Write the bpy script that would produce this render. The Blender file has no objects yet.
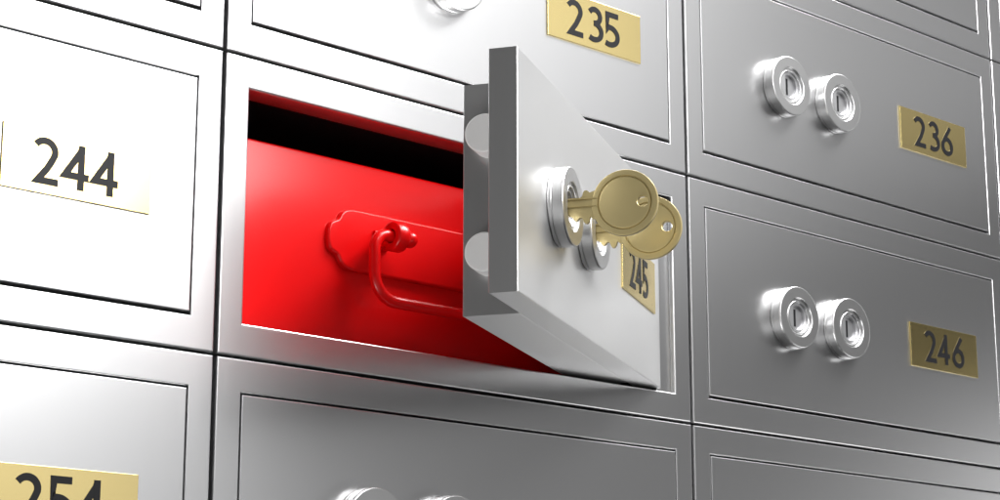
import bpy, math
from mathutils import Vector, Matrix
from math import sin, cos, pi, sqrt, atan2, radians

S = bpy.context.scene
COL = S.collection
W, H = 0.25, 0.11128            # one locker front
ML, MR, MT, MB = 0.01132, 0.01086, 0.01223, 0.01234   # frame widths
LOCK_X = (0.0693, 0.1084); LOCK_Z = -0.0559; LOCK_R = 0.0144; LOCK_D = 0.0060
HINGE = (0.2308, 0.0006); THETA = 0.5135; DOOR_L = 0.21044; DOOR_T = 0.0103

# ---------------------------------------------------------------- materials
def metal(name, col, rough=0.3, metallic=1.0, streak=0.012, scale=(900, 900, 12), bump=0.015, coat=0.0, spec=0.5):
    m = bpy.data.materials.new(name); m.use_nodes = True
    nt = m.node_tree; b = nt.nodes['Principled BSDF']
    b.inputs['Base Color'].default_value = (*col, 1)
    b.inputs['Metallic'].default_value = metallic
    b.inputs['Roughness'].default_value = rough
    b.inputs['Coat Weight'].default_value = coat
    b.inputs['Coat Roughness'].default_value = 0.08
    tc = nt.nodes.new('ShaderNodeTexCoord'); mp = nt.nodes.new('ShaderNodeMapping')
    mp.inputs['Scale'].default_value = scale
    nt.links.new(tc.outputs['Object'], mp.inputs['Vector'])
    n = nt.nodes.new('ShaderNodeTexNoise'); n.inputs['Scale'].default_value = 1.0
    n.inputs['Detail'].default_value = 3.0
    nt.links.new(mp.outputs['Vector'], n.inputs['Vector'])
    r = nt.nodes.new('ShaderNodeMapRange')
    r.inputs['To Min'].default_value = rough - streak; r.inputs['To Max'].default_value = rough + streak
    nt.links.new(n.outputs['Fac'], r.inputs['Value']); nt.links.new(r.outputs['Result'], b.inputs['Roughness'])
    if bump:
        bp = nt.nodes.new('ShaderNodeBump'); bp.inputs['Strength'].default_value = bump
        bp.inputs['Distance'].default_value = 0.0002
        nt.links.new(n.outputs['Fac'], bp.inputs['Height']); nt.links.new(bp.outputs['Normal'], b.inputs['Normal'])
    b.inputs['Specular IOR Level'].default_value = spec
    return m

STEEL = metal('brushed_steel', (0.70, 0.70, 0.705), 0.30)
DOORM = metal('door_steel', (0.70, 0.70, 0.70), 0.35, metallic=0.88)
LOCKM = metal('lock_chrome', (0.68, 0.68, 0.68), 0.32, streak=0.01, scale=(200, 200, 200), bump=0.0)
PLUGM = metal('plug_steel', (0.52, 0.52, 0.53), 0.42, streak=0.01, scale=(200, 200, 200), bump=0.0)
BOLTM = metal('bolt_steel', (0.90, 0.90, 0.89), 0.5, metallic=0.0, bump=0.0)
BRASS = metal('plate_brass', (0.88, 0.71, 0.32), 0.25, scale=(12, 900, 900), bump=0.02)
KEYM = metal('key_brass', (0.52, 0.425, 0.205), 0.36, metallic=0.65, scale=(300, 300, 300), bump=0.02)
BLACK = metal('black_enamel_and_slot_shade', (0.010, 0.010, 0.011), 0.42, metallic=0.0, bump=0.0, spec=0.16)
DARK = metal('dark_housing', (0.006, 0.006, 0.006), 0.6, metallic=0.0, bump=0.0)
RED = metal('red_lacquer', (0.78, 0.002, 0.003), 0.27, spec=0.4, metallic=0.0, streak=0.0, scale=(60, 60, 60), bump=0.0, coat=0.0)

# ---------------------------------------------------------------- mesh helpers
class MB_:
    """collects lofted loops, links as one mesh"""
    def __init__(s): s.v = []; s.f = []; s.m = []
    def loft(s, loops, cap0=False, cap1=False, mat=0, closed=True, ring=False):
        n = len(loops[0]); base = len(s.v)
        for l in loops: s.v += [tuple(p) for p in l]
        k = len(loops); rng = range(k if ring else k - 1)
        for i in rng:
            for j in range(n if closed else n - 1):
                a = base + i * n + j; b = base + i * n + (j + 1) % n
                i2 = (i + 1) % k
                c = base + i2 * n + (j + 1) % n; d = base + i2 * n + j
                s.f.append((a, b, c, d)); s.m.append(mat)
        if cap0: s.f.append(tuple(base + j for j in reversed(range(n)))); s.m.append(mat)
        if cap1: s.f.append(tuple(base + (k - 1) * n + j for j in range(n))); s.m.append(mat)
    def build(s, name, mats, parent=None, loc=(0, 0, 0), sharp=9, smooth=True):
        me = bpy.data.meshes.new(name); me.from_pydata(s.v, [], s.f)
        for m in (mats if isinstance(mats, (list, tuple)) else [mats]): me.materials.append(m)
        for p, i in zip(me.polygons, s.m): p.material_index = i; p.use_smooth = smooth
        import bmesh
        bm = bmesh.new(); bm.from_mesh(me); bmesh.ops.remove_doubles(bm, verts=bm.verts, dist=1e-7)
        bmesh.ops.recalc_face_normals(bm, faces=bm.faces); bm.to_mesh(me); bm.free()
        me.set_sharp_from_angle(angle=radians(sharp))
        o = bpy.data.objects.new(name, me); COL.objects.link(o)
        o.parent = parent; o.location = loc
        return o

def rect(x0, x1, z0, z1, y, i=0.0):
    return [(x0 + i, y, z0 + i), (x1 - i, y, z0 + i), (x1 - i, y, z1 - i), (x0 + i, y, z1 - i)]

def bevel_steps(b, n=3):
    """(inset, depth) pairs round a quarter from the side wall to the face"""
    return [(b * (1 - cos(a)), b * (1 - sin(a))) for a in [k * pi / 2 / n for k in range(n + 1)]]

def slab(mb, x0, x1, z0, z1, yf, yb, b=0.0005, mat=0):
    loops = [rect(x0, x1, z0, z1, yb)]
    for i, d in bevel_steps(b): loops.append(rect(x0, x1, z0, z1, yf + d, i))
    mb.loft(loops, True, True, mat)

def slab2(mb, x0, x1, z0, z1, yf, yb, b=0.0005, mat=0):
    """slab rounded on both faces"""
    loops = [rect(x0, x1, z0, z1, yb - d, i) for i, d in reversed(bevel_steps(b))]
    for i, d in bevel_steps(b): loops.append(rect(x0, x1, z0, z1, yf + d, i))
    mb.loft(loops, True, True, mat)

def circ(cx, cz, r, y, n=72):
    return [(cx + r * cos(2 * pi * k / n), y, cz + r * sin(2 * pi * k / n)) for k in range(n)]

def boxloop(cx, cz, hx, hz, y, n=72):
    out = []
    for k in range(n):
        c, s_ = cos(2 * pi * k / n), sin(2 * pi * k / n)
        t = min(hx / abs(c) if abs(c) > 1e-9 else 1e9, hz / abs(s_) if abs(s_) > 1e-9 else 1e9)
        out.append((cx + c * t, y, cz + s_ * t))
    return out

def frame_mesh(bi=0.0004):
    mb = MB_()
    g, gz = 0.0008, 0.00050          # half the seam
    X0, X1, Z0, Z1 = -W / 2 + g, W / 2 - g, gz, H - gz
    x0, x1, z0, z1 = -W / 2 + ML, W / 2 - MR, MB, H - MT
    b = 0.0006; T = 0.0112
    loops = [rect(X0, X1, Z0, Z1, T)]
    for i, d in bevel_steps(b): loops.append(rect(X0, X1, Z0, Z1, d, i))
    for i, d in reversed(bevel_steps(bi, 4)): loops.append(rect(x0, x1, z0, z1, d, -i))
    loops.append(rect(x0, x1, z0, z1, T))
    mb.loft(loops, ring=True)
    return mb

def lock_mesh():
    """escutcheon ring round its own centre, front to -y, seated on y=0"""
    R = LOCK_R; D = LOCK_D; mb = MB_()
    prof = [(R - .0006, .001), (R - .0006, 0), (R - .0002, -.0003), (R, -.0006), (R, -.0015), (R - .0002, -.0017), (R - .0002, -.0019), (R, -.0021),
            (R, -D + .0006), (R - .0001, -D + .0003), (R - .0003, -D + .0001), (R - .0006, -D),
            (R * .64, -D), (R * .64 - .0002, -D + .0001), (R * .62, -D + .0003), (R * .62, -D + .0009),
            (R * .545, -D + .0009), (R * .545 - .0001, -D + .0007), (R * .53, -D + .0006), (R * .50, -D + .0006), (R * .49, -D + .0007), (R * .485, -D + .0010), (R * .485, -D + .0046)]
    mb.loft([circ(0, 0, r, y) for r, y in prof])
    return mb

def dloop(r, c, y, n=72):
    """D outline: circle of radius r with its left side cut straight at x=-c"""
    out = []
    for k in range(n):
        a = 2 * pi * k / n; t = r
        if cos(a) < 0: t = min(r, c / -cos(a))
        out.append((t * cos(a), y, t * sin(a)))
    return out

def plug_mesh():
    R = LOCK_R * .487; y = -LOCK_D + .0015; mb = MB_()
    r, c = .0055, .0026
    mb.loft([circ(0, 0, R, y + .001), circ(0, 0, R, y), circ(0, 0, R * .9, y), dloop(r + .0002, c + .0002, y), dloop(r, c, y + .0002), dloop(r, c, y + .0014)], cap1=True)
    slab(mb, -.0018, .0004, -.0040, .0040, y + .00125, y + .0015, b=.00005, mat=1)  # flat black bar paints in the shade down the keyway slot
    return mb

# --- numerals: stroked centrelines in millimetres inside a 9.6 x 15.5 box
def arc(cx, cz, rx, rz, a0, a1, n=14):
    return [(cx + rx * cos(radians(a0 + (a1 - a0) * k / n)), cz + rz * sin(radians(a0 + (a1 - a0) * k / n))) for k in range(n + 1)]
GLYPH = {
 '2': [arc(3.9, 11.0, 3.9, 3.6, 148, -12, 18) + [(7.3, 9.3), (6.5, 7.7), (5.0, 5.2), (1.6, 0.95), (9.3, 0.95)]],
 '3': [arc(4.0, 11.55, 3.4, 3.05, 150, -75, 16) + [(4.0, 8.35), (3.6, 8.3)], [(3.6, 8.3)] + arc(3.6, 4.6, 4.5, 3.7, 82, -128, 20)],
 '4': [[(8.6, 4.6), (1.2, 4.6), (6.95, 13.3), (7.35, 14.6)], [(7.3, 0), (7.3, 15.4)], [(8.0, 4.6), (10.3, 4.6)]],
 '5': [[(8.4, 14.5), (1.7, 14.5), (1.7, 8.3)] + arc(3.1, 4.8, 4.9, 3.95, 104, -122, 20)],
 '6': [[(8.0, 15.2), (6.6, 13.3), (3.2, 9.0), (1.5, 6.4)] + arc(5.0, 4.7, 3.9, 3.85, 160, 500, 30)],
 '7': [[(0.6, 14.5), (8.7, 14.5), (3.3, 0.1)]],
}
def numeral_mesh(ch):
    """raised enamel strokes, origin at the numeral's lower left, front to -y (metres)"""
    mb = MB_(); hw = 1.2; t = 0.0002
    for si, st in enumerate(GLYPH[ch]):
        P = [Vector(p) for p in st]; P = [p for i, p in enumerate(P) if i == 0 or (p - P[i - 1]).length > 1e-4]
        Lr = []
        for i, p in enumerate(P):
            d0 = (P[i] - P[i - 1]).normalized() if i else (P[1] - P[0]).normalized()
            d1 = (P[i + 1] - P[i]).normalized() if i < len(P) - 1 else d0
            n0 = Vector((-d0.y, d0.x)); n1 = Vector((-d1.y, d1.x)); nn = n0 + n1
            nn = nn.normalized() if nn.length > 1e-4 else n0
            k = min(2.6, 1 / max(.2, nn.dot(n0)))
            Lr.append((p + nn * hw * k, p - nn * hw * k))
        yf = -t - si * 2e-5
        loops = [[(a.x / 1e3, 0.0, a.y / 1e3), (a.x / 1e3, yf, a.y / 1e3), (b.x / 1e3, yf, b.y / 1e3), (b.x / 1e3, 0.0, b.y / 1e3)] for a, b in Lr]
        mb.loft(loops, True, True)
    return mb
NUM_MESH = {}

def empty(name, loc, label, cat, group=None, rot=None):
    o = bpy.data.objects.new(name, None); COL.objects.link(o); o.location = loc
    o.empty_display_size = .02
    if rot: o.rotation_euler = rot
    o['label'] = label; o['category'] = cat
    if group: o['group'] = group
    return o

protos = {}
def inst(name, key, builder, mats, parent, loc=(0, 0, 0), **kw):
    if key not in protos:
        o = builder().build(name, mats, parent, loc, **kw); protos[key] = o.data; return o
    o = bpy.data.objects.new(name, protos[key]); COL.objects.link(o); o.parent = parent; o.location = loc
    return o

def fittings(parent, to, number, dz=0.0, lockdz=0.0):
    """two locks, number plate and numerals; to(x, z) maps locker coords to parent coords"""
    for lx in LOCK_X:
        l = inst('lock', 'lock', lock_mesh, LOCKM, parent, to(lx, LOCK_Z + dz + lockdz))
        inst('lock_plug', 'plug', plug_mesh, [PLUGM, BLACK], l)
    def pm():
        m = MB_(); slab(m, 0, .0573, 0, .0219, -.0007, .0002, b=.00015); return m
    pl = inst('number_plate', 'plate', pm, BRASS, parent, to(.1630, -.0664 + dz))
    xs = [11.8, {'3': 24.3, '4': 22.4, '2': 23.6, '5': 23.6}[number[1]], {'4': 34.2, '5': 34.6, '6': 35.2, '7': 35.4}[number[2]]]
    if number[1:] == '44': xs[2] = 33.8
    for c, xx in zip(number, xs):
        inst('numeral', 'n' + c, lambda c=c: numeral_mesh(c), BLACK, pl, (xx / 1e3, -.0007, .0034))

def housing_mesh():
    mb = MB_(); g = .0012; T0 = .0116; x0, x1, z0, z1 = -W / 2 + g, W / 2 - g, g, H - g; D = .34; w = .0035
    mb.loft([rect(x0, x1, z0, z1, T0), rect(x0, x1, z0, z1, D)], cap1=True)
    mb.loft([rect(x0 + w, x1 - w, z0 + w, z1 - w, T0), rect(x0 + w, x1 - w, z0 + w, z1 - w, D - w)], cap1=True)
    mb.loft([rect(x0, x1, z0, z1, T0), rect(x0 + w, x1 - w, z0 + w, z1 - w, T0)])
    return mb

def closed_door_mesh():
    mb = MB_()
    slab(mb, -W / 2 + ML + .0005, W / 2 - MR - .0005, MB + .0013, H - MT - .0008, 0.0, .0085, b=.0004)
    return mb

def locker(c, r, number, label):
    x0, z0 = c * W, -r * H            # top-left seam crossing
    base = empty('safe_deposit_box', (x0 + W / 2, 0, z0 - H), label, 'deposit box', 'numbered steel safe deposit boxes in the wall')
    if number == '245': frame_mesh(0.0008).build('frame', STEEL, base)
    else: inst('frame', 'frame', frame_mesh, STEEL, base)
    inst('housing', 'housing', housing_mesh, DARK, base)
    if number == '245':
        piv = (HINGE[0] - W / 2, HINGE[1], H)         # in base coords, z=0 of door = top seam
        mb = MB_(); zt, zb = -MT - .0007, -H + MB + .0011
        slab2(mb, -DOOR_L, 0, zb, zt, 0, DOOR_T, b=.0004)
        d = mb.build('door', DOORM, base, piv); d.rotation_euler = (0, 0, THETA)
        mb = MB_(); slab2(mb, -(DOOR_L - .036), -.018, zb + .0001, zt - .0001, DOOR_T, DOOR_T + .0209, b=.0004)
        bk = mb.build('backing_plate', DOORM, d)
        for bz in (-.0339, -.0769):
            mb = MB_(); n = 64; R = .0071; L = .0085
            xe = -(DOOR_L - .036)
            def yl(r, x): return [(xe - x, DOOR_T + .0105 + r * cos(2 * pi * k / n), r * sin(2 * pi * k / n)) for k in range(n)]
            mb.loft([yl(R, -.003), yl(R, L - .0005), yl(R - .00015, L - .0002), yl(R - .0005, L)], True, True)
            mb.build('locking_bolt', BOLTM, d, (0, 0, bz))
        # hinge leaf between the door's edge and the jamb
        mb = MB_(); slab2(mb, W / 2 - MR - .0092, W / 2 - MR - .0001, MB + .0002, H - MT - .0042, .0022, .0042, b=.0002)
        mb.build('hinge', STEEL, base)
        fittings(d, lambda x, z: (x - HINGE[0], 0, z), number, dz=-.0012, lockdz=-.0006)
        return base, d
    d = inst('door', 'door', closed_door_mesh, STEEL, base)
    fittings(base, lambda x, z: (x - W / 2, 0, z + H), number)
    return base, d

BOXES = [
 (-1, -2, '224', 'closed steel deposit box two places above the box numbered 244'),
 (0, -2, '225', 'closed steel deposit box directly above the box numbered 235'),
 (1, -2, '226', 'closed steel deposit box directly above the box numbered 236, cut by the top edge'),
 (2, -2, '227', 'sliver of the steel deposit box at the top right corner, beside the one above 236'),
 (-1, -1, '234', 'bright white-lit closed deposit box directly above the box numbered 244'),
 (0, -1, '235', 'closed steel deposit box with brass plate 235 above the open red-lined box'),
 (1, -1, '236', 'closed grey steel deposit box with two locks and brass plate 236'),
 (2, -1, '237', 'sliver of steel deposit box at the right edge beside number 236'),
 (-1, 0, '244', 'brightly lit closed deposit box with pale brass plate 244'),
 (0, 0, '245', 'open deposit box with swung-out door, brass plate 245 and two keys in its locks'),
 (1, 0, '246', 'dark grey closed deposit box with two locks and brass plate 246'),
 (2, 0, '247', 'closed steel deposit box beside number 246 past the right edge'),
 (-1, 1, '254', 'closed deposit box with brass plate 254 in the lower left corner'),
 (0, 1, '255', 'closed steel deposit box directly below the open one, its locks cut by the bottom edge'),
 (1, 1, '256', 'closed steel deposit box directly below the box numbered 246'),
 (2, 1, '257', 'closed steel deposit box diagonally below number 246 past the right edge'),
]
door245 = None
for c, r, n, lab in BOXES:
    b, d = locker(c, r, n, lab)
    if n == '245': door245 = d; base245 = b

# ---------------------------------------------------------------- red cash box
def tube(mb, pts, r, n=20, caps=True, mat=0):
    pts = [Vector(p) for p in pts]; loops = []
    t0 = (pts[1] - pts[0]).normalized()
    u = t0.orthogonal().normalized()
    for i, p in enumerate(pts):
        t = (pts[min(i + 1, len(pts) - 1)] - pts[max(i - 1, 0)]).normalized()
        u = (u - t * u.dot(t)).normalized(); v = t.cross(u)
        rr = r[i] if isinstance(r, (list, tuple)) else r
        loops.append([tuple(p + (u * cos(2 * pi * k / n) + v * sin(2 * pi * k / n)) * rr) for k in range(n)])
    mb.loft(loops, caps, caps, mat)

def fillet(pts, rad, n=10):
    out = [Vector(pts[0])]
    for i in range(1, len(pts) - 1):
        p = Vector(pts[i]); a = (Vector(pts[i - 1]) - p); b = (Vector(pts[i + 1]) - p)
        r = rad[i - 1] if isinstance(rad, (list, tuple)) else rad
        a.normalize(); b.normalize(); ang = a.angle(b); d = r / math.tan(ang / 2)
        c = p + (a + b).normalized() * (r / sin(ang / 2))
        s0 = p + a * d - c; s1 = p + b * d - c
        tot = pi - ang
        for k in range(n + 1):
            t = k / n
            out.append(c + (s0 * sin((1 - t) * tot) + s1 * sin(t * tot)) / sin(tot))
    out.append(Vector(pts[-1])); return out

YB = 0.020                        # front of the red box
cash = empty('cash_box', (.1143, YB, -H + MB), 'glossy red metal box with a drop handle inside the open compartment', 'cash box')
mb = MB_()
bx0, bx1, bz1 = -.0908, .0908, .0756
slab2(mb, bx0, bx1, .0002, bz1, 0, .27, b=.0012)
mb.build('body', RED, cash, sharp=40)
# ogee-ended handle plate
PT = .0025
def end_profile():
    """smooth left end by sampled control points (mm), Chaikin-rounded"""
    c = [(-52, -12.3), (-60.0, -12.3), (-64.0, -10.4), (-65.6, -6.9), (-67.6, -6.3), (-69.9, -5.0), (-70.8, 0.0),
         (-69.9, 5.0), (-67.6, 6.3), (-65.6, 6.9), (-64.0, 10.4), (-60.0, 12.1), (-52, 12.1)]
    for _ in range(3):
        o = [c[0]]
        for a, b in zip(c[:-1], c[1:]):
            o += [(a[0] * .75 + b[0] * .25, a[1] * .75 + b[1] * .25), (a[0] * .25 + b[0] * .75, a[1] * .25 + b[1] * .75)]
        o.append(c[-1]); c = o
    return c
left = [(x + 19.0, z) for x, z in end_profile()]; right = [(-x, z) for x, z in reversed(left)]
outl = [Vector((x / 1e3, z / 1e3)) for x, z in left + right]
def inset_loop(P, d):
    out = []; n = len(P)
    for i in range(n):
        a, b, c = P[i - 1], P[i], P[(i + 1) % n]
        t = (c - a).normalized(); nn = Vector((-t.y, t.x))
        out.append(b + nn * d)
    return out
ar = sum(outl[i - 1].x * outl[i].y - outl[i].x * outl[i - 1].y for i in range(len(outl)))
sg = 1 if ar > 0 else -1
mb = MB_()
steps = bevel_steps(.0011, 5)
mb.loft([[(p.x, 0.0, p.y) for p in outl]] + [[(p.x, -PT + d, p.y) for p in inset_loop(outl, sg * i)] for i, d in steps], False, True)
PZ = .0440                        # plate centre above the box bottom
hp = mb.build('handle_plate', RED, cash, (0, 0, PZ), sharp=50)
# eyes
for s in (-1, 1):
    mb = MB_(); ez, ey = .0014, -.0120     # on the bail's axis
    n = 40
    def xl(r, x): return [(s * x, ey + r * cos(2 * pi * k / n), ez + r * sin(2 * pi * k / n)) for k in range(n)]
    # collar round the rod, then a neck and a ball nut on the inner side
    E0 = -.0290                      # outer end of the collar
    loops = [xl(.0028, E0 + .004), xl(.0028, E0 + .0003), xl(.0032, E0), xl(.0050, E0), xl(.0056, E0 + .0003), xl(.0059, E0 + .0008), xl(.0059, E0 + .0050),
             xl(.0056, E0 + .0056), xl(.0048, E0 + .0060), xl(.0030, E0 + .0061), xl(.0026, E0 + .0064), xl(.0026, E0 + .0074)]
    for k in range(9):
        a = -pi * .32 + (pi * .5 + pi * .32) * k / 8
        loops.append(xl(max(.0033 * cos(a), .00005), E0 + .0098 + .0033 * sin(a)))
    mb.loft(loops, True, True)
    # square foot tying the eye to the plate
    foot = MB_(); slab2(mb, s * -.0262 - .0036, s * -.0262 + .0036, ez - .0036, ez + .0036, -PT - .0016, -PT + .0005, b=.0004)
    slab2(mb, s * -.0262 - .0022, s * -.0262 + .0022, ez - .0030, ez + .0030, ey + .003, -PT - .001, b=.0003)
    mb.build('handle_eye', RED, cash, (0, 0, PZ), sharp=40)
mb = MB_()
za = PZ + .0014; zl = za - .0259; xa = .0366
path = fillet([(-.0255, -.0120, za), (-xa, -.0120, za), (-xa, -.0123, zl), (xa, -.0123, zl), (xa, -.0120, za), (.0255, -.0120, za)], [.0062, .0105, .0105, .0062], 12)
tube(mb, path, .0023, n=28)
mb.build('handle', RED, cash, sharp=60)

# ---------------------------------------------------------------- keys
def key_mesh_parts():
    """key in its own plane: u = out of the lock, z = up, thickness along x; origin at lock centre on the door face"""
    T = .0010
    bow = MB_()
    cx, R = .0248, .0120
    n = 96; hx, hr = .0065, .0019
    def ring(r, x, hole=False, cxx=cx, off=0.0):
        return [(x, -(cxx + off + r * cos(2 * pi * k / n)), r * sin(2 * pi * k / n)) for k in range(n)]
    for sgn in (-1, 1):
        x = sgn * T
        loops = [ring(R, sgn * (T - .0003)), ring(R - .0001, sgn * (T - .0001)), ring(R - .0004, x), ring(.0099, x), ring(.0098, sgn * (T - .0006)),
                 ring(.0095, sgn * (T - .0006)), ring(.0093, x - sgn * .0002), ring(.0088, x - sgn * .00005), ring(hr + .0002, x - sgn * .00005, off=hx), ring(hr, x - sgn * .00025, off=hx)]
        bow.loft(loops)
    bow.loft([ring(R, -T + .0003), ring(R, T - .0003)])
    bow.loft([ring(hr, -T + .0003, off=hx), ring(hr, T - .0003, off=hx)])
    # blade: outline with a shoulder and cuts
    blade = MB_()
    o = [(-.0035, 2.9), (8.6, 2.9), (9.3, 3.4), (9.5, 4.6), (10.1, 5.4), (11.0, 5.5), (11.7, 5.0), (12.0, 4.6), (14.2, 5.2), (14.2, -5.2), (13.0, -5.0),
         (12.2, -4.3), (11.9, -5.6), (11.2, -6.6), (10.4, -6.7), (9.9, -6.0), (9.5, -4.9), (9.0, -4.4), (8.3, -4.5), (7.6, -5.3), (6.9, -5.6), (6.2, -5.0), (5.4, -4.0), (4.8, -3.6), (-.0035, -3.6)]
    o[0] = (1.0, 2.9); o[-1] = (1.0, -3.6)
    tb = .00078
    ou = [(-u / 1e3, z / 1e3) for u, z in o]
    blade.loft([[(-tb, u, z) for u, z in ou], [(tb, u, z) for u, z in ou]], True, True)
    # milled grooves shown as ribs along the blade
    for z0_, z1_ in ((.0021, .0027), (-.0006, -.0001)):
        for sgn in (-1, 1):
            blade.loft([[(sgn * tb, -.0012, z0_), (sgn * tb, -.0150, z0_), (sgn * tb, -.0150, z1_), (sgn * tb, -.0012, z1_)],
                        [(sgn * (tb + .0005), -.0012, z0_ + .0001), (sgn * (tb + .0005), -.0150, z0_ + .0001), (sgn * (tb + .0005), -.0150, z1_ - .0001), (sgn * (tb + .0005), -.0012, z1_ - .0001)]], False, True)
    return bow, blade
Dv = Vector((-cos(THETA), -sin(THETA), 0)); Nv = Vector((sin(THETA), -cos(THETA), 0)); Hv = Vector((*HINGE, 0))
bow_mb, blade_mb = key_mesh_parts()
kbow = kblade = None
for i, (lx, lab) in enumerate(((LOCK_X[0], 'brass key in the lock nearer the door edge, its round bow overlapping the other key'),
                               (LOCK_X[1], 'brass key in the lock nearer the hinge, partly behind the other key'))):
    P = Hv + Dv * (HINGE[0] - lx); P.z = LOCK_Z - .0018
    k = empty('key', P, lab, 'key', 'brass keys in the open door')
    k.rotation_euler = (0, 0, THETA)
    if i == 0:
        kbow = bow_mb.build('bow', KEYM, k, sharp=40); kblade = blade_mb.build('blade', KEYM, k, sharp=30)
    else:
        for srcp in (kbow, kblade):
            o = srcp.copy(); COL.objects.link(o); o.parent = k

# ---------------------------------------------------------------- lights, world, camera
def area(name, loc, target, size, power, col=(1, 1, 1), sy=None):
    l = bpy.data.lights.new(name, 'AREA'); l.energy = power; l.size = size; l.color = col
    if sy: l.shape = 'RECTANGLE'; l.size_y = sy
    o = bpy.data.objects.new(name, l); COL.objects.link(o); o.location = loc
    o.rotation_euler = (Vector(target) - Vector(loc)).to_track_quat('-Z', 'Y').to_euler()
    return o
T_ = (.15, 0, -.05)
area('front_softbox', (.20, -.75, .35), T_, .44, 10.0, sy=.44)
area('key_softbox', (.70, -.30, .70), T_, .4, 13, sy=.3)
area('high_softbox', (.55, -.75, .95), T_, .45, 11, sy=.4)
area('top_softbox', (.30, -.35, .80), T_, .4, 2.5, sy=.3)
area('right_strip', (1.30, -.75, .44), T_, .7, .16, sy=.22)
area('middle_strip', (.86, -.75, .34), T_, .28, .22, sy=.34)
area('low_front_strip', (.38, -.75, -.10), T_, .3, .16, sy=.2)
area('low_right_strip', (1.9, -.75, -.0), T_, .3, .5, sy=.25)
area('floor_softbox', (1.25, -.75, -.5), T_, .4, 2.0)
area('bolt_fill', (-.9, -.25, -.8), T_, .45, 5)  # added fill, placed low left to brighten the locking bolts
area('low_fill', (-.6, -1.0, -.6), T_, .9, 1.5)
area('door_face_fill', (1.3, -.05, .2), T_, .1, .42, sy=.5)  # added fill, grazes the wall to brighten the open door's face
area('left_fill', (-1.5, -.9, .1), T_, .5, .08)

w = bpy.data.worlds.new('World'); S.world = w; w.use_nodes = True
bg = w.node_tree.nodes['Background']; bg.inputs['Color'].default_value = (1, 1, 1, 1); bg.inputs['Strength'].default_value = .002

cam = bpy.data.cameras.new('camera'); co = bpy.data.objects.new('camera', cam); COL.objects.link(co); S.camera = co
cam.sensor_width = 36; cam.lens = 1996.525 / 1000 * 36; cam.clip_start = .01; cam.clip_end = 50
co.location = (-0.39715408, -0.56742375, -0.23351701)
co.rotation_euler = (radians(90 + 13.094551669), 0, radians(-43.21668))

S.render.engine = 'CYCLES'
S.view_settings.view_transform = 'Standard'; S.view_settings.look = 'None'
S.view_settings.exposure = 0; S.view_settings.gamma = 1
S.render.resolution_x = 1024; S.render.resolution_y = 512
